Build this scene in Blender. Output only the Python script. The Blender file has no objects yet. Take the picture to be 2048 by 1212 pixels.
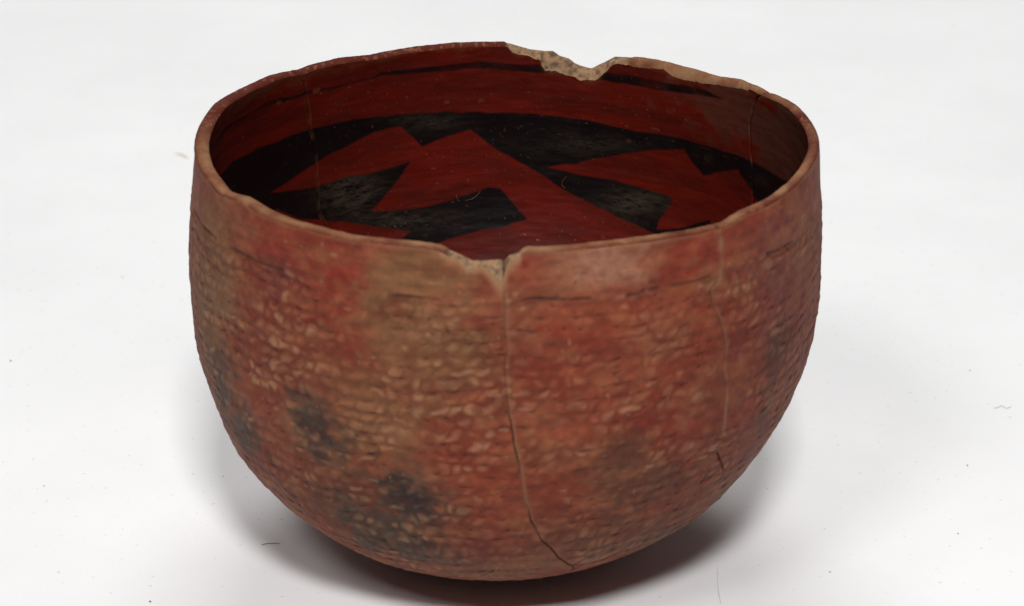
import bpy, math
import numpy as np

# ------------------------------------------------------------------ scene, camera, light
scene = bpy.context.scene
COL = scene.collection
E_DEG, D, FPX = 22.0, 0.9, 5640.0          # camera pitch, distance (m), focal length in photo pixels (2048 wide)
H = 0.13827                                # mean rim height
TZ = H - 0.055
e = math.radians(E_DEG)
CAM = np.array([0.0, -D*math.cos(e), TZ + D*math.sin(e)])
FW = np.array([0, math.cos(e), -math.sin(e)]); RT = np.array([1.0, 0, 0]); UP = np.cross(RT, FW)

cam = bpy.data.cameras.new('camera'); camo = bpy.data.objects.new('camera', cam); COL.objects.link(camo)
camo.location = CAM; camo.rotation_euler = (math.radians(90 - E_DEG), 0, 0)
cam.sensor_width = 36.0; cam.lens = 36.0*FPX/2048.0
cam.clip_start = 0.02; cam.clip_end = 50
cam.dof.use_dof = True; cam.dof.focus_distance = 0.93; cam.dof.aperture_fstop = 18.0
scene.camera = camo

w = bpy.data.worlds.new('World'); scene.world = w; w.use_nodes = True
bg = w.node_tree.nodes['Background']; bg.inputs[0].default_value = (0.90, 0.95, 1.0, 1); bg.inputs[1].default_value = 0.035

def area(name, loc, target, size, power, col=(1, 0.995, 0.985), sy=None):
    l = bpy.data.lights.new(name, 'AREA'); l.energy = power; l.color = col
    l.shape = 'RECTANGLE'; l.size = size; l.size_y = sy or size
    o = bpy.data.objects.new(name, l); COL.objects.link(o); o.location = loc
    from mathutils import Vector
    o.rotation_euler = (Vector(target) - Vector(loc)).to_track_quat('-Z', 'Y').to_euler()
    return o
area('lamp_front', (0.12, -1.75, 2.05), (0, 0, 0.0), 0.38, 55.0)
area('lamp_left', (-0.85, -1.55, 2.05), (0, 0, 0.0), 0.55, 15.5)
area('lamp_overhead', (0.0, 1.1, 1.7), (0, 0.6, 0.0), 1.0, 18.5)

scene.view_settings.view_transform = 'Standard'; scene.view_settings.look = 'None'
scene.view_settings.exposure = 0.0; scene.view_settings.gamma = 1.0
scene.render.engine = 'CYCLES'

# ------------------------------------------------------------------ numeric helpers
def vnoise(P, scale, seed=0):
    """smooth value noise in [-1,1] of points (N,3) in metres; scale = feature size in metres"""
    q = P/scale + 37.31*seed + 1000.0
    i = np.floor(q).astype(np.int64); f = (q - i); f = f*f*(3 - 2*f)
    def hsh(a, b, c):
        h = (a*374761393 + b*668265263 + c*2147483647 + seed*974711) & 0xffffffff
        h = ((h ^ (h >> 13))*1274126177) & 0xffffffff
        h = (h ^ (h >> 16)) & 0xffffff
        return h/float(0xffffff)*2 - 1
    x, y, z = i[..., 0], i[..., 1], i[..., 2]; fx, fy, fz = f[..., 0], f[..., 1], f[..., 2]
    r = 0
    for dx in (0, 1):
        wx = fx if dx else 1 - fx
        for dy in (0, 1):
            wy = fy if dy else 1 - fy
            for dz in (0, 1):
                wz = fz if dz else 1 - fz
                r = r + wx*wy*wz*hsh(x + dx, y + dy, z + dz)
    return r
def fbm(P, scale, seed=0, octv=3, gain=0.55):
    r = 0; a = 1.0; t = 0
    for k in range(octv):
        r = r + a*vnoise(P, scale/(2.03**k), seed + 11*k); t += a; a *= gain
    return r/t*1.5
def sstep(a, b, x):
    t = np.clip((x - a)/(b - a), 0, 1); return t*t*(3 - 2*t)
def lin(c):
    c = np.array(c, float)/255.0
    return np.where(c < 0.04045, c/12.92, ((c + 0.055)/1.055)**2.4)
def project(P):
    d = P - CAM; z = d @ FW
    return 1024 + FPX*(d @ RT)/z, 606 - FPX*(d @ UP)/z

# outer profile, fitted: left and right half profiles blended round the bowl
RL, NL, ZL, KL, RR, NR, ZR, KR = 0.09916, 2.38055, 0.09831, 1.66125, 0.0994, 2.11654, 0.09782, 1.06830
CX = -0.0022
def prof(R, n, zc, k, z):
    z = np.maximum(z, 0)
    return np.where(z < zc, R*np.maximum(1 - np.abs(1 - np.minimum(z/zc, 1))**n, 1e-9)**(1/n), R - k*np.maximum(z - zc, 0)**2)
def r_out(th, z):
    wv = (1 + np.cos(th))/2
    return prof(RL, NL, ZL, KL, z)*(1 - wv) + prof(RR, NR, ZR, KR, z)*wv
# inner profile: the outer one moved inwards by the wall thickness
def inner_tab(R, n, zc, k, T):
    a = np.linspace(0, 1, 1500)**2*0.17
    r = prof(R, n, zc, k, a); r[0] = 0
    dr = np.gradient(r); dz = np.gradient(a); L = np.hypot(dr, dz) + 1e-12
    ri = r - T*dz/L; zi = a + T*dr/L
    ok = ri > 0
    ri = np.r_[0, ri[ok]]; zi = np.r_[zi[ok][0] - 1e-6, zi[ok]]
    o = np.argsort(zi); return zi[o], ri[o]
TI = 0.0046
zLi, rLi = inner_tab(RL, NL, ZL, KL, 0.0046); zRi, rRi = inner_tab(RR, NR, ZR, KR, 0.0034)
Z0IN = 0.0048
def r_in(th, z):
    wv = (1 + np.cos(th))/2
    return np.interp(z, zLi, rLi)*(1 - wv) + np.interp(z, zRi, rRi)*wv

def hit(pts, fn, which):
    """point of the surface r=fn(theta,z) seen at photo pixel (px,py): near or far crossing"""
    pts = np.atleast_2d(np.array(pts, float)); out = []
    t = np.linspace(D - 0.17, D + 0.17, 6000)
    for px, py in pts:
        d = FW + (px - 1024)/FPX*RT - (py - 606)/FPX*UP
        P = CAM + t[:, None]*d
        rho = np.hypot(P[:, 0] - CX, P[:, 1]); th = np.arctan2(P[:, 1], P[:, 0] - CX)
        g = rho - fn(th, P[:, 2]); g = np.where(P[:, 2] < 0, 1.0, g)
        s = np.nonzero(np.diff(np.sign(g)) != 0)[0]
        if len(s) == 0: i = int(np.argmin(np.abs(g)))
        else: i = s[0] if which == 'near' else s[-1]
        out.append((th[i], P[i, 2], P[i, 0], P[i, 1]))
    return np.array(out)

TAU = 2*np.pi
def periodic(th, z):
    th = np.mod(th, TAU); o = np.argsort(th); th = th[o]; z = z[o]
    th = np.r_[th - TAU, th, th + TAU]; z = np.r_[z, z, z]
    return lambda q: np.interp(np.mod(q, TAU), th, z)

# ------------------------------------------------------------------ rim line of the real bowl (uneven, chipped)
back_out = [(434,208),(465,189),(503,170),(541,153),(590,142),(596,145),(602,139),(636,128),(677,119),(738,112),(803,100),(856,93),(905,88),
            (954,86.5),(1019,87),(1044,94),(1056,98),(1089,102),(1105,102),(1118,111),(1135,116),(1143,121),(1146,125),(1159,131),
            (1178,136),(1184,135),(1197,128),(1209,123),(1227,113),(1285,115),(1330,124),(1379,136),(1433,153),(1478,159),(1526,181),(1533,188),(1540,188),(1588,212)]
back_chip_in = [(1014,93),(1025,104),(1036,109),(1053,111),(1067,117),(1081,121),(1082.5,131),(1090,142),(1109,141),(1121,146),(1137,151),
                (1150,154),(1160,161),(1175,159.5),(1190,161),(1198,155),(1216,138.5),(1222,132),(1235,126),(1281,136),(1326,138),(1341,151),
                (1364,159),(1400,166),(1440,171),(1480,177),(1520,188)]
front_in = [(452,365),(465,383),(507,394),(541,417),(598,440),(655,455),(712,470),(760,474),(799,479),(840,482),(875,487),
            (880,488),(909,500),(933,511),(946,517),(966,517),(999,515),(1008,518),(1016,510),(1038,500),(1055,492),(1065,493),(1114,491),
            (1228,479),(1304,470),(1380,458),(1425,447),(1434,450),(1440,443),(1474,421),(1531,396),(1577,360),(1607,318)]
chip_front_out = [(896,513),(913,517),(933,536),(949,537),(964,531),(979,542),(992,556),(1003,566),(1010,545),(1016,525),(1038,509)]
bo = hit(back_out, lambda t, z: r_out(t, z) - 0.0012, 'far')
side = hit([(392, 292), (1636, 296)], r_out, 'near')
fi = hit(front_in, r_in, 'near')
bi = hit(back_chip_in, r_in, 'far')
fo = hit(chip_front_out, r_out, 'near')
sideth = np.array([np.pi, 0.0]); sidez = np.array([0.1400, 0.1400])
_a = np.r_[bo[:, 0], sideth, fi[:, 0]]; _b = np.r_[bo[:, 1], sidez, fi[:, 1]]
_q = np.linspace(0, TAU, 2881)[:-1]; _z = periodic(_a, _b)(_q)
_g = np.exp(-0.5*(np.arange(-30, 31)/7.0)**2); _g /= _g.sum()
_zs = np.convolve(np.r_[_z[-30:], _z, _z[:30]], _g, 'valid')
_d = np.degrees(_q); _keep = sstep(50, 56, _d)*(1 - sstep(90, 96, _d)) + sstep(257, 260, _d)*(1 - sstep(274, 277, _d))
rim_top = periodic(_q, _z*_keep + _zs*(1 - _keep))            # crest height round the bowl
def rim_jit(th):
    P = np.stack([np.cos(th)*0.1, np.sin(th)*0.1, th*0], -1)
    return 0.00022*fbm(P, 0.006, 5, 3) 
def within(th, a, b, soft=0.015):
    q = np.mod(th, TAU); return sstep(a - soft, a, q)*(1 - sstep(b, b + soft, q))
bi_t = np.mod(bi[:, 0], TAU); fo_t = np.mod(fo[:, 0], TAU)
def z_outer(th):
    z = rim_top(th) - 0.0004
    zc = np.interp(np.mod(th, TAU), np.sort(fo_t), fo[np.argsort(fo_t), 1])
    m = within(th, fo_t.min(), fo_t.max(), 0.01)
    return z*(1 - m) + np.minimum(z, zc)*m + rim_jit(th)
def z_inner(th):
    z = rim_top(th) - 0.0005
    o = np.argsort(bi_t); zc = np.interp(np.mod(th, TAU), bi_t[o], bi[o, 1])
    m = within(th, bi_t.min() + 0.08, bi_t.max(), 0.02)
    P = np.stack([np.cos(th)*0.1, np.sin(th)*0.1, th*0], -1)
    return z*(1 - m) + np.minimum(z, zc)*m + rim_jit(th + 9) + 0.0003*m*fbm(P, 0.002, 8, 2)
CHIP_A0, CHIP_A1 = np.mod(hit([(1240, 120)], r_in, 'far')[0, 0], TAU), np.mod(hit([(1030, 100)], r_in, 'far')[0, 0], TAU)
FCH0, FCH1 = fo_t.min(), fo_t.max()

# ------------------------------------------------------------------ mending cracks: theta as a function of height
def crack(pts, fn, which):
    h = hit(pts, fn, which); o = np.argsort(h[:, 1]); zz = h[o, 1]; tt = np.unwrap(h[o, 0])
    return lambda z: np.interp(z, zz, tt)
cA = crack([(1008,515),(1007,560),(1009,600),(1009,640),(1011,690),(1010,730),(1014,780),(1018,830),(1025,870),(1034,915),(1044,960),(1050,1000),(1060,1040),(1085,1080),(1115,1115),(1150,1135)], r_out, 'near')
cB = crack([(1434,442),(1438,470),(1441,520),(1438,560),(1421,580),(1424,605),(1437,630),(1449,665),(1453,700),(1449,740),(1452,790),(1446,840),(1434,905),(1447,940)], r_out, 'near')
cC = crack([(592,142),(606,165),(611,190),(618,225),(621,250),(626,280),(631,310),(632,345),(636,380),(638,420),(655,455)], r_in, 'far')
cD = crack([(1530,186),(1512,196),(1504,220),(1499,250),(1500,285),(1504,320),(1504,360),(1506,400)], r_in, 'far')
CR = [cA, cB, cD, cC]
zB0, zB1 = hit([(1447, 940), (1433, 904)], r_out, 'near')[:, 1]
def wrapd(a): return (a + np.pi) % TAU - np.pi
def crack_dist(th, z, rho, k): return wrapd(th - CR[k](z))*rho

# ------------------------------------------------------------------ columns shared by all surfaces
NT = 1900
phi = np.arange(NT)/NT*TAU
TH = phi + 0.17*np.sin(2*phi)              # denser at front and back centre

def patches(P, lst, fn, which, base, PN=None):
    PN = P if PN is None else PN
    """blend colours of blotches lying on the clay: (px, py, rx, ry, colour, strength)"""
    col = base
    n1 = fbm(PN, 0.011, 31, 3); n2 = fbm(PN, 0.0035, 77, 2)
    c0 = hit([(p[0], p[1]) for p in lst], fn, which)
    for p, h in zip(lst, c0):
        ctr = np.array([h[2], h[3], h[1]]); d = P - ctr
        tx = np.array([-math.sin(h[0]), math.cos(h[0]), 0.0])
        a = (d @ tx)/(p[2]/6270.0/max(0.35, abs(math.sin(h[0])))); b = d[..., 2]/(p[3]/6270.0/0.9)
        c = (d @ np.array([math.cos(h[0]), math.sin(h[0]), 0]))/0.03
        q = np.sqrt(a*a + b*b + c*c) + 0.55*n1 + 0.38*n2
        m = (1 - sstep(0.35, 1.35, q))*p[5]
        col = col*(1 - m[..., None]) + lin(p[4])*m[..., None]
    return col

# ------------------------------------------------------------------ OUTER WALL
NZ = 480
zz = np.linspace(0, 1, NZ)
# rows: few under the belly, dense where it shows
znom = np.interp(zz, [0, 0.07, 0.20, 1.0], [0.0, 0.0025, 0.018, H])
znom[:30] = np.linspace(0, 1, 30)**2*znom[29]
ZB = 0.105
zo = z_outer(TH)
Z = np.where(znom[None, :] < ZB, znom[None, :], ZB + (znom[None, :] - ZB)*((zo[:, None] - ZB)/(H - ZB)))
T2 = np.broadcast_to(TH[:, None], Z.shape)
R = r_out(T2, Z)
# arc length down the wall drives the coil rows
def point(th, r, z): return np.stack([CX + r*np.cos(th), r*np.sin(th), z], -1)
P0 = point(T2, R, Z)
arc = np.concatenate([np.zeros((NT, 1)), np.cumsum(np.hypot(np.diff(R, axis=1), np.diff(Z, axis=1)), axis=1)], axis=1)
arcmm = (arc - arc[:, -1:])*1000 + 0.0                       # 0 at rim, negative downwards
arcmm = arcmm + (Z[:, -1:] - H)*1000*0
topline = (Z - H)*1000
arcv = np.where(Z > 0.07, topline, arcmm + (topline - arcmm)[:, [int(np.argmin(np.abs(znom - 0.07)))]])
# coils get thicker towards the base
gr = 1 + 0.75*(1 - sstep(0.008, 0.075, Z))
_w = np.diff(arcv, axis=1)/(0.5*(gr[:, 1:] + gr[:, :-1]))
arce = np.concatenate([np.cumsum(_w, axis=1), np.zeros((NT, 1))], axis=1); arce[:, 1:] = arce[:, :-1].copy(); arce[:, 0] = arce[:, 1]
arcv = arce - arce[:, -1:] + arcv[:, -1:]
PM = np.stack([0.098*np.cos(T2), 0.098*np.sin(T2), arcv/1000], -1)
wob = 1.5*fbm(P0, 0.030, 3, 2) + 1.0*fbm(P0, 0.009, 4, 2) + 0.6*np.sin(T2*2 + 0.6)
ROW, COLW = 3.9, 4.8
v = (arcv + wob)/ROW
row = np.floor(v); fv = v - row                              # fv 0 bottom .. 1 top of the coil
u = T2*98.0/COLW + 0.31*row + 0.55*fbm(PM, 0.010, 6, 2) + np.sin(row*12.9)*0.16 - 0.25*fv
ci = np.floor(u); fu = u - ci
def h1(a, b):
    q = np.sin(ci*a + row*b)*43758.5453; return q - np.floor(q)
hr, hr2, hr3, hr4 = h1(127.1, 311.7), h1(269.5, 183.3), h1(419.2, 371.9), h1(71.7, 523.3)
warpu = 0.30*vnoise(PM, 0.0032, 61); warpv = 0.34*vnoise(PM, 0.0030, 62)
# every pinch of a coil leaves one low rounded pellet
pdx = (fu - 0.5 - 0.22*(hr3 - 0.5) + warpu)/(0.33 + 0.18*hr2); pdy = (fv - 0.47 - 0.22*(hr4 - 0.5) + warpv)/(0.29 + 0.14*hr3)
pellet = np.exp(-(pdx**2 + pdy**2)**1.05)
bulge = np.sin(np.pi*np.clip(fu, 0, 1))**0.7
cv = fv + 0.34*(bulge - 0.6) + 0.10*fbm(PM, 0.004, 7, 2)
coil = sstep(0.0, 0.7, cv)*(1 - sstep(0.80, 1.0, cv))
local = np.clip(0.72 + 0.55*fbm(PM, 0.016, 9, 2), 0.25, 1.2)    # rubbed flat in places
amp = (0.30 + 0.70*hr)*local
zone = 1 - sstep(-15.5, -13.0, arcv + wob*0.6)                 # smooth band below the rim
zone = zone*(0.5 + 0.5*sstep(0.0, 0.03, Z))
disp = zone*amp*(0.00012*coil*(0.35 + 0.65*bulge) + 0.00032*pellet)
nick = (hr2 > 0.58)*np.exp(-((cv - 0.95)/0.10)**2)*np.exp(-((fu - 0.35 - 0.3*hr)/(0.12 + 0.25*hr))**2)*zone*np.clip(local*1.5, 0.2, 1)
disp -= 0.00040*nick
lump = fbm(PM, 0.0048, 11, 2)
disp += 0.00014*lump*zone
fine = fbm(PM, 0.0030, 12, 2)
edgeband = 1 - sstep(-0.002, 0.0, Z - zo[:, None])
disp += 0.00005*fine + 0.00055*fbm(P0, 0.028, 14, 2)*edgeband*sstep(0.0, 0.03, Z)
step = np.exp(-((arcv + wob*0.6 + 14.5)/0.6)**2)*sstep(-0.1, 0.25, fbm(P0, 0.009, 16, 2))
disp -= 0.00050*step
pitm = sstep(0.70, 0.85, vnoise(P0, 0.0013, 20))*sstep(0.1, 0.5, fbm(P0, 0.012, 21, 2))
disp -= 0.00022*pitm

# cracks on the outside: how open (dark) or filled (pale) each stretch is
def table(path, rows):
    xs = [p[1] for p in path]; zz_ = hit([(np.interp(y, xs, [p[0] for p in path]), y) for y, _ in rows], r_out, 'near')[:, 1]
    o = np.argsort(zz_); return zz_[o], np.array([q for _, q in rows])[o]
pA = [(1008,515),(1009,640),(1010,730),(1018,830),(1034,915),(1050,1000),(1085,1080),(1150,1135)]
pB = [(1434,442),(1438,560),(1424,605),(1453,700),(1452,790),(1434,904),(1447,940)]
tabA = [table(pA, [(515,1.0),(545,.9),(580,.3),(640,.3),(700,.5),(740,.8),(780,.7),(830,.9),(870,1.1),(915,.9),(950,.3),(1005,.25),(1040,1.0),(1060,.6),(1080,.9),(1100,1.4),(1135,1.4)]),
        table(pA, [(515,.5),(560,.9),(600,.6),(700,.5),(800,.35),(850,.8),(900,1.),(1000,1.),(1035,.5),(1080,.2),(1135,.05)])]
tabB = [table(pB, [(443,.9),(458,.2),(558,.1),(570,1.),(590,.9),(605,.4),(640,.5),(680,.7),(700,.35),(790,.5),(830,.15),(902,.1),(908,1.4),(940,1.3)]),
        table(pB, [(443,1.5),(555,1.6),(580,.5),(660,.6),(740,.6),(780,.9),(840,1.1),(895,1.),(906,.1),(940,.0)])]
gap = np.zeros_like(Z); pale = np.zeros_like(Z)
along = np.stack([Z, Z*0, Z*0], -1)
lim = [(0.0, 0.2), (zB0 - 0.001, 0.2), (0, 0.2), (0, 0.2)]
for k in range(4):
    dd = crack_dist(T2, Z, R, k) + 0.00022*vnoise(along, 0.0017, 40 + k) + 0.00035*vnoise(along, 0.006, 45 + k)
    dd = dd*1000
    lm = sstep(lim[k][0], lim[k][0] + 0.002, Z)
    if k == 0:
        st = np.interp(Z, *tabA[0]); pl = np.interp(Z, *tabA[1]); off = 0.5
    elif k == 1:
        st = np.interp(Z, *tabB[0]); pl = np.interp(Z, *tabB[1]); off = 0.3
    else: st = 0.7; pl = 0.4; off = 0.4
    var = 0.65 + 0.7*np.clip(vnoise(along, 0.004, 50 + k), -0.6, 1)
    gap = np.maximum(gap, lm*st*var*np.exp(-(dd/0.26)**2))
    wp = 0.75 if k != 1 else np.where(Z > H - 0.022, 1.0, 0.6)
    pale = np.maximum(pale, lm*np.clip(pl, 0, 1.2)*np.exp(-((dd - off)/wp)**2)*(0.7 + 0.5*vnoise(along, 0.003, 60 + k)))
disp = disp*(1 - 0.8*np.clip(gap + pale, 0, 1)) - 0.00075*gap + 0.00006*pale
fade = sstep(0, 0.004, Z)
disp = disp*fade
Rn = R + disp
PO = point(T2, Rn, Z - disp*0.35*(Z < 0.09)*fade); PO[..., 2] = np.maximum(PO[..., 2], 0.0)
edge_out = PO[:, -1].copy()

# colour of the clay outside (slip, bare paste, fire clouds, wear, and painted dent shade)
GE = 1.0
base = lin((152, 68, 46)) + (lin((162, 100, 70)) - lin((152, 68, 46)))*np.clip(0.5 + 0.9*fbm(P0, 0.022, 1, 3), 0, 1)[..., None]
red = (152, 52, 36); tan = (150, 106, 70); tan2 = (160, 120, 84); pink = (182, 128, 104); grey = (88, 78, 66); dark = (46, 46, 48); orange = (176, 86, 56); mauve = (136, 76, 72); brown = (108, 68, 48)
PL = [(430,520,55,90,tan,.9),(420,640,45,110,tan,.9),(440,600,50,60,tan2,.6),(600,480,130,60,red,.75),(560,560,90,80,red,.7),(690,560,50,90,red,.8),(700,680,60,60,red,.5),
      (560,560,40,40,mauve,.6),(840,560,105,60,tan,.95),(840,650,120,70,tan,.8),(880,740,150,70,tan,.75),(700,800,160,60,tan,.55),(640,900,110,60,tan,.6),(760,860,150,50,tan2,.5),(700,1010,190,120,brown,.55),(790,1080,150,80,grey,.5),(1450,900,150,220,(112,52,38),.45),(1560,700,70,200,mauve,.35),(1250,1060,180,70,brown,.5),
      (990,540,28,45,red,.6),(1062,525,45,36,red,.85),(1160,520,80,45,pink,.55),(1240,530,90,60,pink,.9),(1375,500,55,50,red,.85),(1300,470,70,22,pink,.6),(1500,480,60,50,red,.6),
      (1540,560,60,120,mauve,.45),(1500,640,50,80,red,.5),(1180,640,90,50,orange,.8),(1350,610,90,50,orange,.6),(1120,720,100,60,red,.6),(1250,760,120,50,orange,.5),(1380,700,60,80,red,.5),
      (1200,850,140,60,red,.5),(1150,870,60,30,orange,.7),(1350,860,80,60,red,.55),(1520,820,60,90,red,.6),(1535,790,24,90,grey,.55),(1300,980,110,50,brown,.7),(1240,900,60,40,brown,.5),
      (1480,960,60,40,grey,.5),(1400,1040,90,40,grey,.5),(1260,1090,100,30,grey,.55),(1330,1010,60,30,orange,.4),
      (960,930,110,80,orange,.55),(930,900,80,60,red,.55),(960,1080,120,60,red,.6),(1000,1000,80,50,orange,.5),(620,800,80,50,red,.4),(500,760,60,80,red,.4),(570,930,60,70,orange,.3),
      (440,765,40,80,grey,.85),(480,850,40,60,grey,.8),(640,870,62,60,grey,.8),(645,880,40,42,dark,.8),(625,845,26,24,dark,.6),(615,825,30,16,grey,.7),
      (830,1090,60,60,dark,.55),(600,790,20,16,grey,.5),(1240,925,80,50,(92,72,50),.42),(1560,700,26,40,grey,.4),(820,985,85,70,grey,.8),(815,990,52,40,dark,.95),(850,1010,34,44,dark,.8),(790,965,30,18,dark,.7),(730,1040,110,60,grey,.65),(800,1080,100,60,grey,.85),(690,1000,60,40,grey,.6),(850,1060,50,50,dark,.3),
      (600,1060,70,20,orange,.5),(690,1100,60,14,orange,.5),(930,1145,120,14,tan,.6),(1110,1130,60,16,tan,.5)]
col = patches(P0, PL, r_out, 'near', base, PM)
streak = fbm(P0*np.array([1, 1, 5.0]), 0.010, 22, 3)
col *= (1 + 0.26*streak*(0.35 + 0.65*(1 - zone)))[..., None]
# worn tops show the paler paste; hollows keep slip, with dent shade painted in
wn = fbm(P0, 0.007, 24, 2)
wlocal = np.clip(0.55 + 0.6*fbm(P0, 0.035, 25, 2), 0.05, 1)
hl = hit([(540, 650), (900, 700), (1000, 930), (1480, 560)], r_out, 'near')
for h_, s_ in zip(hl, (1.0, .6, .5, .35)):
    wlocal = np.maximum(wlocal, s_*np.exp(-(((P0 - np.array([h_[2], h_[3], h_[1]]))**2).sum(-1))/0.018**2))
wear = np.clip(pellet*(0.25 + 1.0*hr4*hr)*local*1.7 - 0.22 + 0.35*wn, 0, 1)*zone*np.clip(wlocal + 0.12, 0, 1)
worncol = lin((206, 158, 122))
between = np.clip(1 - pellet*1.6, 0, 1)*zone*np.clip(local, 0, 1)
col = col + (lin((96, 40, 28)) - col)*(0.42*between)[..., None]
col = col + (worncol - col)*(np.clip(wear, 0, 0.85)*0.72)[..., None]
hollow = np.clip(np.exp(-((cv - 0.95)/0.15)**2)*amp*zone, 0, 1)
shade_dirt = lin((70, 34, 26))  # shadow lines of the dents painted dark, plus dirt along the band edge
col = col + (shade_dirt - col)*(0.16*hollow + 0.5*np.clip(nick, 0, 1) + 0.75*np.clip(step, 0, 1) + 0.5*pitm)[..., None].clip(0, 0.8)
blot = fbm(PM, 0.0050, 27, 3)
mot = np.clip(blot*0.9 + 0.6*lump, -1, 1)
col = col + (lin((184, 122, 80)) - col)*(0.34*np.clip(mot, 0, 1))[..., None]
col = col + (lin((112, 42, 24)) - col)*(0.42*np.clip(-mot, 0, 1))[..., None]
col *= (1 + 0.16*fbm(PM, 0.002, 26, 2))[..., None]
fl = sstep(0.60, 0.85, vnoise(PM, 0.0022, 28))*sstep(-0.2, 0.4, fbm(P0, 0.02, 29, 2))
col = col + (lin((200, 160, 130)) - col)*(0.35*fl)[..., None]
col = col + (lin((170, 128, 100)) - col)*(np.clip(pale, 0, 1)*0.80)[..., None]
col = col + (lin((34, 26, 24)) - col)*(np.clip(gap*1.15, 0, 1)*0.85)[..., None]
# bare paste worn along the lip and in the front chip
topd = (zo[:, None] - Z)*1000 
lipw = np.clip(1 - topd/(0.9 + 0.7*fbm(P0, 0.01, 33, 2)), 0, 1)
FCHIP = within(T2, FCH0 - 0.02, FCH1, 0.015)
chipw = np.clip(1.3 - topd/(1.6 + 2.6*np.exp(-((np.mod(T2, TAU) - (FCH1 - 0.05))/0.05)**2)), 0, 1)*FCHIP
lipc = np.clip(np.maximum(lipw*0.3, chipw), 0, 1)*(np.sin(T2) < 0.2)
col = col + (lin((186, 142, 106)) - col)*lipc[..., None]
colO = np.clip(col*np.array([0.52, 0.47, 0.43]), 0.002, 0.9)

# ------------------------------------------------------------------ INNER WALL
NI = 235
ti = np.linspace(0, 1, NI)
zinom = np.interp(ti, [0, 0.12, 1], [Z0IN, 0.050, H]); zinom[:28] = Z0IN + np.linspace(0, 1, 28)**2*(zinom[27] - Z0IN)
zi = z_inner(TH)
ZI = np.where(zinom[None] < ZB, zinom[None], ZB + (zinom[None] - ZB)*((zi[:, None] - ZB)/(H - ZB)))
TI2 = np.broadcast_to(TH[:, None], ZI.shape)
RI = r_in(TI2, ZI); RI[:, 0] = 1e-5
Q0 = point(TI2, RI, ZI)
di = 0.00010*fbm(Q0*np.array([1, 1, 4.0]), 0.010, 70, 3) + 0.00035*fbm(Q0, 0.03, 71, 2)*(1 - sstep(-0.003, 0, ZI - zi[:, None]))
gapI = np.zeros_like(ZI); lightI = np.zeros_like(ZI)
alongI = np.stack([ZI, ZI*0, ZI*0], -1)
for k in range(4):
    dd = 1000*(crack_dist(TI2, ZI, RI, k) + 0.00025*vnoise(alongI, 0.0016, 80 + k) + 0.00035*vnoise(alongI, 0.005, 84 + k))
    var = 0.55 + 0.8*np.clip(vnoise(alongI, 0.0035, 88 + k), -0.6, 1)
    gapI = np.maximum(gapI, 1.25*var*np.exp(-(dd/0.34)**2))
    lightI = np.maximum(lightI, np.clip(0.30 + 1.6*vnoise(alongI, 0.0028, 92 + k), 0, 1)*np.exp(-((np.abs(dd) - 0.46)/0.24)**2)*(0.5 + 0.5*(dd > 0)))
di = di*(1 - np.clip(gapI, 0, 1)) + 0.0006*gapI
QI = point(TI2, RI + di, ZI); edge_in = QI[:, -1].copy()

def inpoly(x, y, poly):
    n = len(poly); c = np.zeros(x.shape, bool)
    for i in range(n):
        x1, y1 = poly[i]; x2, y2 = poly[(i + 1) % n]
        if y1 == y2: continue
        c ^= ((y1 > y) != (y2 > y)) & (x < (x2 - x1)*(y - y1)/(y2 - y1) + x1)
    return c
def segd(x, y, pts):
    best = np.full(x.shape, 1e9); wid = np.zeros(x.shape)
    for (x1, y1, w1), (x2, y2, w2) in zip(pts[:-1], pts[1:]):
        L2 = (x2 - x1)**2 + (y2 - y1)**2; t = np.clip(((x - x1)*(x2 - x1) + (y - y1)*(y2 - y1))/L2, 0, 1)
        d = np.hypot(x - x1 - t*(x2 - x1), y - y1 - t*(y2 - y1)); ww = w1 + t*(w2 - w1)
        m = d < best; best = np.where(m, d, best); wid = np.where(m, ww, wid)
    return best, wid
# the painted figure, given in the chart of the decorated half; the hidden half repeats it turned by half a turn
far = Q0.copy(); flip = (np.sin(TI2) < -0.55) | ((np.sin(TI2) < 0) & (ZI < 0.085))
far[flip, 0] *= -1; far[flip, 1] *= -1
gx, gy = project(far)
gx = gx + 2.4*vnoise(Q0, 0.006, 100); gy = gy + 1.8*vnoise(Q0, 0.005, 102) + 0.4*vnoise(Q0, 0.002, 103)
main = [(405,372),(442,347),(465,322),(522,295),(582,272),(636,254),(711,238),(787,231),(863,225),(939,224),(1020,225),(1076,229),(1152,236),(1228,252),(1304,267),
        (1360,276),(1417,291),(1455,303),(1512,326),(1569,360),(1640,410),(1600,520),(1508,394),(1493,364),(1478,339),(1455,341),(1406,351),(1387,326),(1370,299),(1322,300),
        (1266,305),(1190,318),(1152,326),(1091,334),(1163,350),(1228,360),(1330,390),(1345,398),(1334,420),(1317,440),(1311,468),(1292,460),(1247,440),(1171,402),
        (1114,371),(1057,333),(1000,303),(973,284),(939,259),(894,273),(844,293),(822,273),(803,252),(750,265),(712,284),(658,310),(598,348),(541,386),(420,470)]
second = [(420,470),(541,386),(636,373),(693,354),(750,345),(822,322),(799,356),(772,390),(744,424),(787,422),(844,415),(901,400),(954,383),(977,375),(1000,377),(1020,398),
          (1038,420),(1053,440),(1000,455),(977,458),(901,477),(875,487),(860,520),(780,520),(799,479),(822,462),(787,457),(712,447),(598,436),(552,417)]
third = [(1311,458),(1352,458),(1420,440),(1420,560),(1300,560)]
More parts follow.
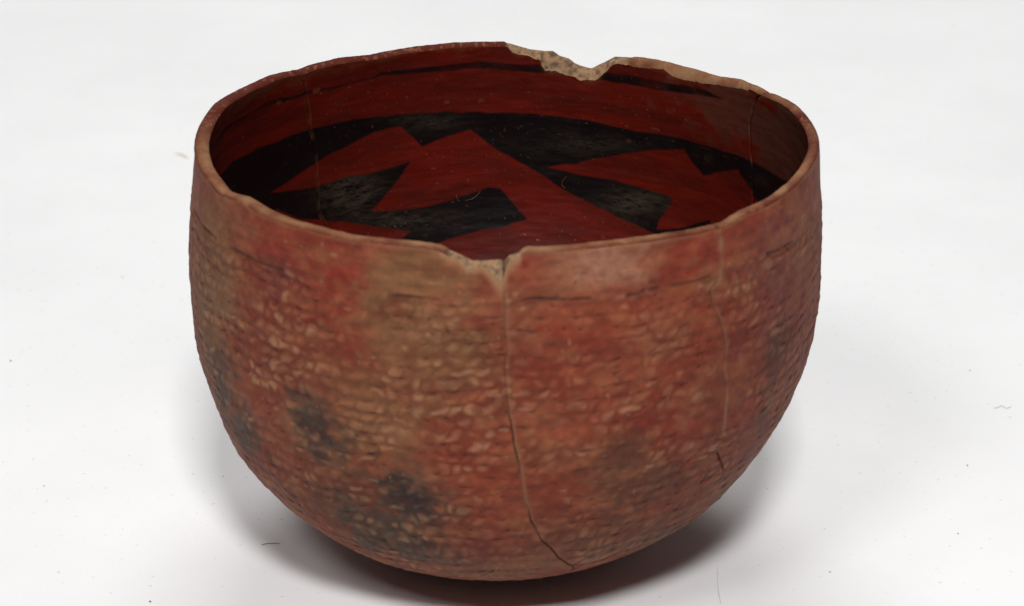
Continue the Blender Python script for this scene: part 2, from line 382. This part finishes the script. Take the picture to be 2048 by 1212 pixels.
band = [(425,292,0),(442,267,3.5),(460,250,2.5),(484,236,1.5),(508,222,1.2),(533,208,4.5),(560,201,5),(582,196,3.5),(617,185,3),(670,174,3.5),(700,165,2),(735,156,1.5),(761,149,3.5),(825,142,5),
        (901,136,6),(958,130,6.5),(1038,134,7),(1087,137,8),(1150,146,8),(1201,153,8),(1247,158,9),(1304,169,9),(1360,178,8),(1410,187,6),(1445,198,0.5)]
pm = 0
for ox, oy in ((-1.1, -0.5), (0.5, -1.0), (1.1, 0.5), (-0.5, 1.0), (0, 0)):
    pm = pm + 0.2*(inpoly(gx + ox, gy + oy, main) | inpoly(gx + ox, gy + oy, second) | inpoly(gx + ox, gy + oy, third))
bd, bw = segd(gx, gy, band)
paint = np.maximum(pm*0.97, np.clip((bw - bd)/1.6 + 0.4, 0, 1)*0.93*np.clip(0.9 + 0.5*fbm(Q0, 0.01, 104, 2), 0.3, 1))
rb = lin((156, 34, 6)) + (lin((126, 30, 10)) - lin((156, 34, 6)))*np.clip(0.5 + fbm(Q0*np.array([1, 1, 3.0]), 0.02, 110, 3), 0, 1)[..., None]
PI_ = [(1560,260,100,95,(140,80,68),.95),(1470,220,90,50,(140,74,60),.85),(1380,190,90,26,(140,66,52),.6),(1540,330,50,50,(130,66,56),.6),(1440,290,60,30,(120,40,30),.5),(500,190,90,16,(150,72,52),.7),(620,150,90,14,(150,64,46),.6),
       (430,280,30,50,(140,56,40),.6),(760,115,120,10,(140,50,36),.5),(1100,420,120,50,(172,34,18),.6),(900,320,100,50,(166,32,16),.6)]
ci_ = patches(Q0, PI_, r_in, 'far', rb)
s1 = fbm(Q0*np.array([1, 1, 6.0]), 0.006, 112, 3)
ci_ *= (1 + 0.18*s1)[..., None]
bk = lin((13, 14, 20))*np.ones_like(ci_)
gw = np.clip(-0.16 + 0.35*fbm(Q0*np.array([1, 1, 1.6]), 0.012, 114, 3), 0, .6)
def blob(px, py, rx, ry): return np.exp(-((gx - px)/rx)**2 - ((gy - py)/ry)**2)
gw = gw + 0.75*blob(700, 385, 60, 45) + 0.45*blob(850, 245, 70, 16) + 0.75*blob(1265, 405, 60, 26) + 0.4*blob(830, 440, 80, 20) + 0.3*blob(1180, 290, 120, 20)
gw = np.clip(gw, 0, 1)*np.clip(0.5 + 0.6*fbm(Q0*np.array([1, 1, 3.5]), 0.0050, 116, 3) + 0.45*fbm(Q0*np.array([1, 1, 2.0]), 0.0012, 117, 2), 0, 1)
bk = bk + (lin((128, 112, 96)) - bk)*gw[..., None]
ci_ = ci_ + (bk - ci_)*paint[..., None]
hi = (0.8*np.exp(-((gx - 1380)/110)**2 - ((gy - 200)/22)**2) + 0.35*np.exp(-((gx - 640)/60)**2 - ((gy - 215)/12)**2))
rub = sstep(0.15, 0.7, fbm(Q0, 0.005, 118, 2))*hi
ci_ = ci_ + (lin((150, 92, 80)) - ci_)*np.clip(rub, 0, 1)[..., None]*0.6
sp = sstep(0.76, 0.92, vnoise(Q0, 0.0008, 120))*np.clip(0.12 + 0.9*blob(1080, 460, 150, 40) + 0.5*blob(1300, 210, 260, 60) + 0.35*blob(700, 190, 200, 60) + 0.3*blob(950, 330, 200, 60) + 0.4*blob(760, 440, 120, 30), 0, 1)
ci_ = ci_ + (lin((215, 150, 120)) - ci_)*sp[..., None]
ci_ = ci_ + (lin((200, 120, 80)) - ci_)*np.clip(lightI, 0, 1)[..., None]*0.8
ci_ = ci_ + (lin((24, 10, 8)) - ci_)*np.clip(gapI, 0, 1)[..., None]*0.9
scr = sstep(0.55, 0.8, vnoise(PIN := np.stack([0.098*np.cos(TI2), 0.098*np.sin(TI2), ZI*7.0], -1), 0.0035, 140))*sstep(0.0, 0.5, fbm(Q0, 0.012, 141, 2))
ci_ = ci_ + (lin((150, 84, 62)) - ci_)*(0.22*scr)[..., None]
tI = (zi[:, None] - ZI)*1000
rimrub = np.clip(1 - tI/(1.6 + 1.5*fbm(Q0, 0.006, 122, 2)), 0, 1)*np.clip(0.5 + 0.8*fbm(Q0, 0.003, 123, 2), 0, 1)
ci_ = ci_ + (lin((176, 104, 76)) - ci_)*rimrub[..., None]*0.6
colI = np.clip(ci_*np.array([0.31, 0.32, 0.28]), 0.0015, 0.9)

# ------------------------------------------------------------------ RIM (lip between the two walls)
NRM = 16
tr = np.linspace(0, 1, NRM)[None, :]
a0 = edge_out[:, None, :]; a1 = edge_in[:, None, :]
inchipB = within(TH, CHIP_A0 - 0.02, CHIP_A1 + 0.02, 0.02)[:, None]
inchipF = within(TH, FCH0, FCH1, 0.01)[:, None]
inch = np.clip(inchipB + inchipF, 0, 1)
RM = a0*(1 - tr[..., None]) + a1*tr[..., None]
thick = np.linalg.norm(a1 - a0, axis=-1)
bul = np.sin(np.pi*tr)**0.6*0.0011*(1 - 0.9*inch)
RM[..., 2] += bul
rough = fbm(RM, 0.0016, 130, 3)*np.sin(np.pi*tr)**0.5
RM[..., 2] += rough*(0.00012 + 0.00075*inch)
for k in range(4):
    dk = 1000*crack_dist(np.broadcast_to(TH[:, None], RM.shape[:2]), RM[..., 2], 0.097, k)
    RM[..., 2] -= 0.0006*np.exp(-(dk/0.3)**2)*np.sin(np.pi*tr)**0.4
front = np.clip(-np.sin(TH)*2.2 + 0.35, 0, 1)[:, None]*sstep(-0.15, 0.35, tr + 0.12*fbm(RM, 0.012, 135, 2))
cr_ = lin((168, 108, 78)) + (lin((200, 154, 112)) - lin((168, 108, 78)))*np.clip(0.5 + fbm(RM, 0.008, 131, 3), 0, 1)[..., None]
rr_ = lin((120, 50, 36)) + (lin((176, 120, 88)) - lin((120, 50, 36)))*np.clip(0.9*fbm(RM, 0.006, 132, 2)*0.4 + 0.75*sstep(0.25, 0.7, fbm(RM, 0.0013, 137, 2)), 0, 1)[..., None]
rightback = within(TH, 0.25, CHIP_A0, 0.1)[:, None]*(0.5 + 0.5*within(TH, CHIP_A0 - 0.62, CHIP_A0, 0.06)[:, None])
fw = np.clip(np.maximum(front, rightback)*(0.82 + 0.75*fbm(RM, 0.008, 133, 2)), 0, 1)[..., None]
cR = rr_*(1 - fw) + cr_*fw
chipc = lin((212, 176, 138)) + (lin((136, 118, 98)) - lin((212, 176, 138)))*np.clip(0.25 + 1.1*fbm(RM, 0.0016, 134, 3), 0, 1)[..., None]
for hh in hit([(1175, 155), (1093, 136), (1120, 120)], r_in, 'far'):
    dh = np.sqrt(((RM - np.array([hh[2], hh[3] + 0.0006, hh[1]]))**2).sum(-1))
    chipc = chipc + (lin((30, 22, 16)) - chipc)*(np.exp(-(dh/0.0006)**2))[..., None]
cR = cR*(1 - inch[..., None]) + chipc*inch[..., None]
scuff = within(TH, CHIP_A0 - 0.62, CHIP_A0, 0.05)[:, None]*np.clip(0.55 + 0.9*fbm(RM, 0.004, 138, 2), 0, 1)*sstep(0.1, 0.4, tr)
cR = cR + (lin((196, 160, 122)) - cR)*(0.7*scuff)[..., None]
for k in range(4):
    dk = 1000*crack_dist(np.broadcast_to(TH[:, None], RM.shape[:2]), RM[..., 2], 0.097, k)
    cR = cR + (lin((40, 30, 26)) - cR)*(0.85*np.exp(-(dk/0.3)**2))[..., None]
colR = np.clip(cR*np.array([0.46, 0.41, 0.39]), 0.002, 0.9)

# ------------------------------------------------------------------ materials
def mat(name, rough, spec, bump_scale, bump_str, tint, dist=0.0002):
    m = bpy.data.materials.new(name); m.use_nodes = True; nt = m.node_tree; N = nt.nodes; L = nt.links
    b = N['Principled BSDF']; b.inputs['Specular IOR Level'].default_value = spec
    at = N.new('ShaderNodeAttribute'); at.attribute_name = 'clay'
    tc = N.new('ShaderNodeTexCoord')
    n1 = N.new('ShaderNodeTexNoise'); n1.inputs['Scale'].default_value = bump_scale; n1.inputs['Detail'].default_value = 5; n1.inputs['Roughness'].default_value = 0.65
    L.new(tc.outputs['Object'], n1.inputs['Vector'])
    mr = N.new('ShaderNodeMapRange'); mr.inputs['From Min'].default_value = 0.3; mr.inputs['From Max'].default_value = 0.7
    mr.inputs['To Min'].default_value = 1 - tint; mr.inputs['To Max'].default_value = 1 + tint
    L.new(n1.outputs['Fac'], mr.inputs['Value'])
    vm = N.new('ShaderNodeVectorMath'); vm.operation = 'SCALE'
    L.new(at.outputs['Color'], vm.inputs[0]); L.new(mr.outputs['Result'], vm.inputs['Scale'])
    L.new(vm.outputs['Vector'], b.inputs['Base Color'])
    n2 = N.new('ShaderNodeTexNoise'); n2.inputs['Scale'].default_value = 160; n2.inputs['Detail'].default_value = 3
    L.new(tc.outputs['Object'], n2.inputs['Vector'])
    m2 = N.new('ShaderNodeMapRange'); m2.inputs['To Min'].default_value = rough - 0.12; m2.inputs['To Max'].default_value = rough + 0.12
    L.new(n2.outputs['Fac'], m2.inputs['Value']); L.new(m2.outputs['Result'], b.inputs['Roughness'])
    bp = N.new('ShaderNodeBump'); bp.inputs['Strength'].default_value = bump_str; bp.inputs['Distance'].default_value = dist
    L.new(n1.outputs['Fac'], bp.inputs['Height']); L.new(bp.outputs['Normal'], b.inputs['Normal'])
    return m
M_out = mat('fired_clay_outside', 0.72, 0.25, 900, 0.5, 0.10)
M_in = mat('burnished_slip_inside', 0.50, 0.26, 1300, 0.35, 0.12)
M_rim = mat('bare_clay_paste', 0.85, 0.15, 1500, 0.7, 0.16)

def simple(name, c, rough=0.8, spec=0.2):
    m = bpy.data.materials.new(name); m.use_nodes = True; nt = m.node_tree; N = nt.nodes; L = nt.links
    b = N['Principled BSDF']; b.inputs['Roughness'].default_value = rough; b.inputs['Specular IOR Level'].default_value = spec
    n = N.new('ShaderNodeTexNoise'); n.inputs['Scale'].default_value = 800
    r = N.new('ShaderNodeValToRGB'); c = lin(c)
    r.color_ramp.elements[0].color = (*[x*0.7 for x in c], 1); r.color_ramp.elements[1].color = (*[min(1, x*1.25) for x in c], 1)
    tc = N.new('ShaderNodeTexCoord'); L.new(tc.outputs['Object'], n.inputs['Vector'])
    L.new(n.outputs['Fac'], r.inputs['Fac']); L.new(r.outputs['Color'], b.inputs['Base Color'])
    return m

# ------------------------------------------------------------------ objects
def tag(o, label=None, cat=None, group=None, kind=None):
    if label: o['label'] = label
    if cat: o['category'] = cat
    if group: o['group'] = group
    if kind: o['kind'] = kind
def mesh_from(name, V, F, colr, m, parent):
    me = bpy.data.meshes.new(name)
    used = np.zeros(len(V), bool); used[F.ravel()] = True
    idx = np.cumsum(used) - 1; V = V[used]; F = idx[F]; colr = colr[used]
    me.vertices.add(len(V)); me.vertices.foreach_set('co', V.astype(np.float32).ravel())
    me.loops.add(F.size); me.loops.foreach_set('vertex_index', F.astype(np.int32).ravel())
    me.polygons.add(len(F)); me.polygons.foreach_set('loop_start', np.arange(0, F.size, 4, dtype=np.int32))
    me.update(calc_edges=True)
    me.polygons.foreach_set('use_smooth', np.ones(len(F), bool))
    ca = me.color_attributes.new('clay', 'FLOAT_COLOR', 'POINT')
    ca.data.foreach_set('color', np.c_[colr, np.ones(len(colr))].astype(np.float32).ravel())
    me.materials.append(m); me.update()
    o = bpy.data.objects.new(name, me); COL.objects.link(o); o.parent = parent
    return o
def quads(n, mcols, flip=False):
    i = np.arange(n)[:, None]; j = np.arange(mcols - 1)[None, :]; i2 = (i + 1) % n
    a = i*mcols + j; b = i2*mcols + j; c = i2*mcols + j + 1; d = i*mcols + j + 1
    q = np.stack([a, b, c, d], -1) if not flip else np.stack([a, d, c, b], -1)
    return q
def sector(Tg, Zg):
    """which sherd a point belongs to: 0 between A and B, 1 B..D, 2 D..C, 3 C..A (counter-clockwise from above)"""
    b = [np.mod(wrapd(Tg - c(Zg)), TAU) for c in CR]
    return np.argmin(np.stack(b), axis=0)
bowl = bpy.data.objects.new('bowl', None); COL.objects.link(bowl); bowl.empty_display_size = 0.05
tag(bowl, 'mended round-bottomed red clay bowl with dented outside, chipped rim and black painted zigzags inside', 'bowl')
def split(name, V, T_, Z_, colr, m, flip, parents):
    n, mc = V.shape[:2]; q = quads(n, mc, flip)
    tc_ = np.arctan2(*(0.25*sum(V[np.r_[ii], :][:, jj] for ii, jj in ((np.arange(n), slice(0, mc-1)), ((np.arange(n)+1) % n, slice(0, mc-1)), ((np.arange(n)+1) % n, slice(1, mc)), (np.arange(n), slice(1, mc))))[..., k] - (CX if k == 0 else 0) for k in (1, 0)))
    zc_ = 0.5*(Z_[:, 1:] + Z_[:, :-1])
    s = sector(tc_, zc_); out = []
    for k in range(4):
        out.append(mesh_from(name, V.reshape(-1, 3), q[s == k], colr.reshape(-1, 3), m, parents[k]))
    return out
labels = ['orange-red front sherd between the two long cracks', 'mauve-red right-hand sherd beyond the crack with pale filler',
          'back sherd with the deep pale notch in its rim', 'tan and red left-hand sherd with dark fire clouds']
sherds = split('sherd', PO, T2, Z, colO, M_out, False, [bowl]*4)
for s_, l_ in zip(sherds, labels): s_['label'] = l_
split('painted_inner_wall', QI, TI2, ZI, colI, M_in, True, sherds)
split('rim_edge', RM, np.broadcast_to(TH[:, None], RM.shape[:2]), RM[..., 2], colR, M_rim, False, sherds)

# ------------------------------------------------------------------ white paper under and behind
mp = bpy.data.materials.new('white_paper'); mp.use_nodes = True; nt = mp.node_tree; N = nt.nodes; L = nt.links
b = N['Principled BSDF']; b.inputs['Roughness'].default_value = 0.8; b.inputs['Specular IOR Level'].default_value = 0.15
tc = N.new('ShaderNodeTexCoord'); n = N.new('ShaderNodeTexNoise'); n.inputs['Scale'].default_value = 9; n.inputs['Detail'].default_value = 7; n.inputs['Roughness'].default_value = 0.6
L.new(tc.outputs['Object'], n.inputs['Vector'])
r = N.new('ShaderNodeValToRGB'); r.color_ramp.elements[0].position = 0.3; r.color_ramp.elements[1].position = 0.7
r.color_ramp.elements[0].color = (0.80, 0.80, 0.805, 1); r.color_ramp.elements[1].color = (0.86, 0.86, 0.865, 1)
L.new(n.outputs['Fac'], r.inputs['Fac'])
n3 = N.new('ShaderNodeTexNoise'); n3.inputs['Scale'].default_value = 420; n3.inputs['Detail'].default_value = 2
L.new(tc.outputs['Object'], n3.inputs['Vector'])
r3 = N.new('ShaderNodeValToRGB'); r3.color_ramp.elements[0].position = 0.24; r3.color_ramp.elements[1].position = 0.31
r3.color_ramp.elements[0].color = (0.80, 0.77, 0.74, 1); r3.color_ramp.elements[1].color = (1, 1, 1, 1)
L.new(n3.outputs['Fac'], r3.inputs['Fac'])
mx = N.new('ShaderNodeMix'); mx.data_type = 'RGBA'; mx.blend_type = 'MULTIPLY'; mx.inputs[0].default_value = 1
L.new(r.outputs['Color'], mx.inputs[6]); L.new(r3.outputs['Color'], mx.inputs[7]); L.new(mx.outputs[2], b.inputs['Base Color'])
bp = N.new('ShaderNodeBump'); bp.inputs['Strength'].default_value = 0.15; bp.inputs['Distance'].default_value = 0.0003
L.new(n3.outputs['Fac'], bp.inputs['Height']); L.new(bp.outputs['Normal'], b.inputs['Normal'])
prof_pts = [(-2.2, 0.0), (-1, 0), (0, 0), (1.0, 0), (2.0, 0)] + [(2.0 + 0.8*math.sin(a), 0.8 - 0.8*math.cos(a)) for a in np.linspace(0.1, math.pi/2, 14)] + [(2.8, 1.8)]
verts = []; faces = []
for (y, z) in prof_pts:
    for x in (-2.2, -0.7, 0.7, 2.2): verts.append((x, y, z - 0.0002))
for i in range(len(prof_pts) - 1):
    for j in range(3):
        a = i*4 + j; faces.append((a, a + 1, a + 5, a + 4))
me = bpy.data.meshes.new('tabletop'); me.from_pydata(verts, [], faces); me.materials.append(mp)
for p in me.polygons: p.use_smooth = True
tb = bpy.data.objects.new('tabletop', me); COL.objects.link(tb)
tag(tb, 'plain white paper sheet under and behind the bowl', kind='structure')

def ground(px, py):
    d = FW + (px - 1024)/FPX*RT - (py - 606)/FPX*UP; t = -CAM[2]/d[2]; P = CAM + t*d; return (P[0], P[1])

def tube(name, pts, rad, m):
    pts = np.array(pts, float); n = len(pts); vs = []; fs = []; K = 5
    for i, p in enumerate(pts):
        t = pts[min(i + 1, n - 1)] - pts[max(i - 1, 0)]; t /= np.linalg.norm(t) + 1e-12
        a = np.cross(t, [0.1, 0.2, 1.0]); a /= np.linalg.norm(a); b_ = np.cross(t, a)
        rr = rad*(1.0 if 0 < i < n - 1 else 0.5)
        for k in range(K): vs.append(tuple(p + rr*(a*math.cos(TAU*k/K) + b_*math.sin(TAU*k/K))))
    for i in range(n - 1):
        for k in range(K):
            fs.append((i*K + k, i*K + (k + 1) % K, (i + 1)*K + (k + 1) % K, (i + 1)*K + k))
    fs.append(tuple(range(K))[::-1]); fs.append(tuple((n - 1)*K + k for k in range(K)))
    me = bpy.data.meshes.new(name); me.from_pydata(vs, [], fs); me.materials.append(m)
    o = bpy.data.objects.new(name, me); COL.objects.link(o); return o
def smooth_path(p, n=14):
    p = np.array(p, float); t = np.linspace(0, len(p) - 1, n); o = []
    for q in t:
        i = min(int(q), len(p) - 2); f = q - i
        p0 = p[max(i - 1, 0)]; p1 = p[i]; p2 = p[i + 1]; p3 = p[min(i + 2, len(p) - 1)]
        o.append(0.5*((2*p1) + (-p0 + p2)*f + (2*p0 - 5*p1 + 4*p2 - p3)*f*f + (-p0 + 3*p1 - 3*p2 + p3)*f**3))
    return np.array(o)
m_hair = simple('dark_hair', (70, 40, 42)); m_pale = simple('pale_fibre', (140, 84, 60)); m_grey = simple('grey_fibre', (150, 140, 136)); m_dust = simple('dust', (92, 78, 68)); m_rdust = simple('red_dust', (170, 80, 70))
def table_fibre(pix, rad, m, label):
    p = [(*ground(*q), rad + 0.00003) for q in smooth_path(pix, 12)]
    o = tube('fibre', p, rad, m); tag(o, label, 'fibre', 'stray fibres'); return o
table_fibre([(523,1090),(532,1088),(545,1087),(560,1087)], 0.00009, m_hair, 'short dark reddish fibre lying in the shadow at the lower left of the bowl')
table_fibre([(1986,817),(1996,815),(2004,812),(2012,817),(2023,813)], 0.00007, m_grey, 'wavy pale grey hair on the paper at the far right')
table_fibre([(1436,1130),(1435,1160),(1437,1185),(1442,1209)], 0.00003, m_grey, 'long thin grey hair on the paper below the right side of the bowl')
def bowl_fibre(pix, rad, m, label):
    h = hit(smooth_path(pix, 10), r_in, 'far')
    p = [((x - CX)*0.994 + CX, y*0.994, z) for _, z, x, y in h]
    o = tube('fibre', p, rad, m); tag(o, label, 'fibre', 'stray fibres'); return o
bowl_fibre([(930,400),(945,396),(957,386),(960,380)], 0.00006, m_pale, 'pale curled hair on the black paint inside the bowl')
bowl_fibre([(912,388),(914,396),(918,402)], 0.00006, m_pale, 'tiny pale hair at the left end of the black leaf shape inside the bowl')
bowl_fibre([(1134,352),(1128,358),(1124,368),(1132,376)], 0.00005, m_pale, 'faint looped hair on the right-hand black streak inside the bowl')

def speck(px, py, s, m, label):
    import random
    rnd = random.Random(int(px*7 + py)); x, y = ground(px, py)
    vs = []; ph = rnd.random()*6
    ring = 7
    for lvl, (k, z) in enumerate([(0.8, 0.0), (1.0, 0.35), (0.55, 0.8)]):
        for i in range(ring):
            a = TAU*i/ring + ph; q = s*k*(0.7 + 0.5*rnd.random())
            vs.append((x + 0.75*q*math.cos(a)*1.4, y + 0.75*q*math.sin(a), 0.75*z*s))
    fs = [tuple(range(ring))[::-1], tuple(range(2*ring, 3*ring))]
    for l in range(2):
        for i in range(ring): fs.append((l*ring + i, l*ring + (i + 1) % ring, (l + 1)*ring + (i + 1) % ring, (l + 1)*ring + i))
    me = bpy.data.meshes.new('dust_speck'); me.from_pydata(vs, [], fs); me.materials.append(m)
    o = bpy.data.objects.new('dust_speck', me); COL.objects.link(o); tag(o, label, 'dust speck', 'dust specks on the paper')
SP = [(245,554,.00035,m_dust,'dark dust speck left of the bowl wall, alone at mid height'),
      (21,722,.00045,m_rdust,'reddish speck at the left edge of the paper'),
      (88,972,.00028,m_dust,'tiny dark speck at the lower left, left of the bowl shadow'),
      (300,1203,.0004,m_dust,'brown speck at the bottom edge of the paper, left of the bowl'),
      (447,953,.00022,m_dust,'minute dark speck in the soft shadow beside the lower left of the bowl'),
      (1940,741,.0003,m_dust,'small speck on the right, just above the wavy grey hair'),
      (1935,931,.0003,m_dust,'small dark speck on the right, below the wavy grey hair'),
      (1916,1067,.0003,m_dust,'small dark speck at the lower right of the paper'),
      (1660,1144,.0003,m_dust,'small brown speck beyond the tip of the right-hand shadow'),
      (1907,52,.0005,m_grey,'pale blurred speck near the top right corner of the paper')]
for a in SP: speck(*a)
o = tube('crumb', [(*ground(350,309), .0003), (*ground(360,309), .0004), (*ground(370,314), .0004), (*ground(378,317), .0002)], 0.0003, simple('straw', (214, 196, 160)))
tag(o, 'pale straw-coloured crumb beside the upper left wall of the bowl', 'crumb')
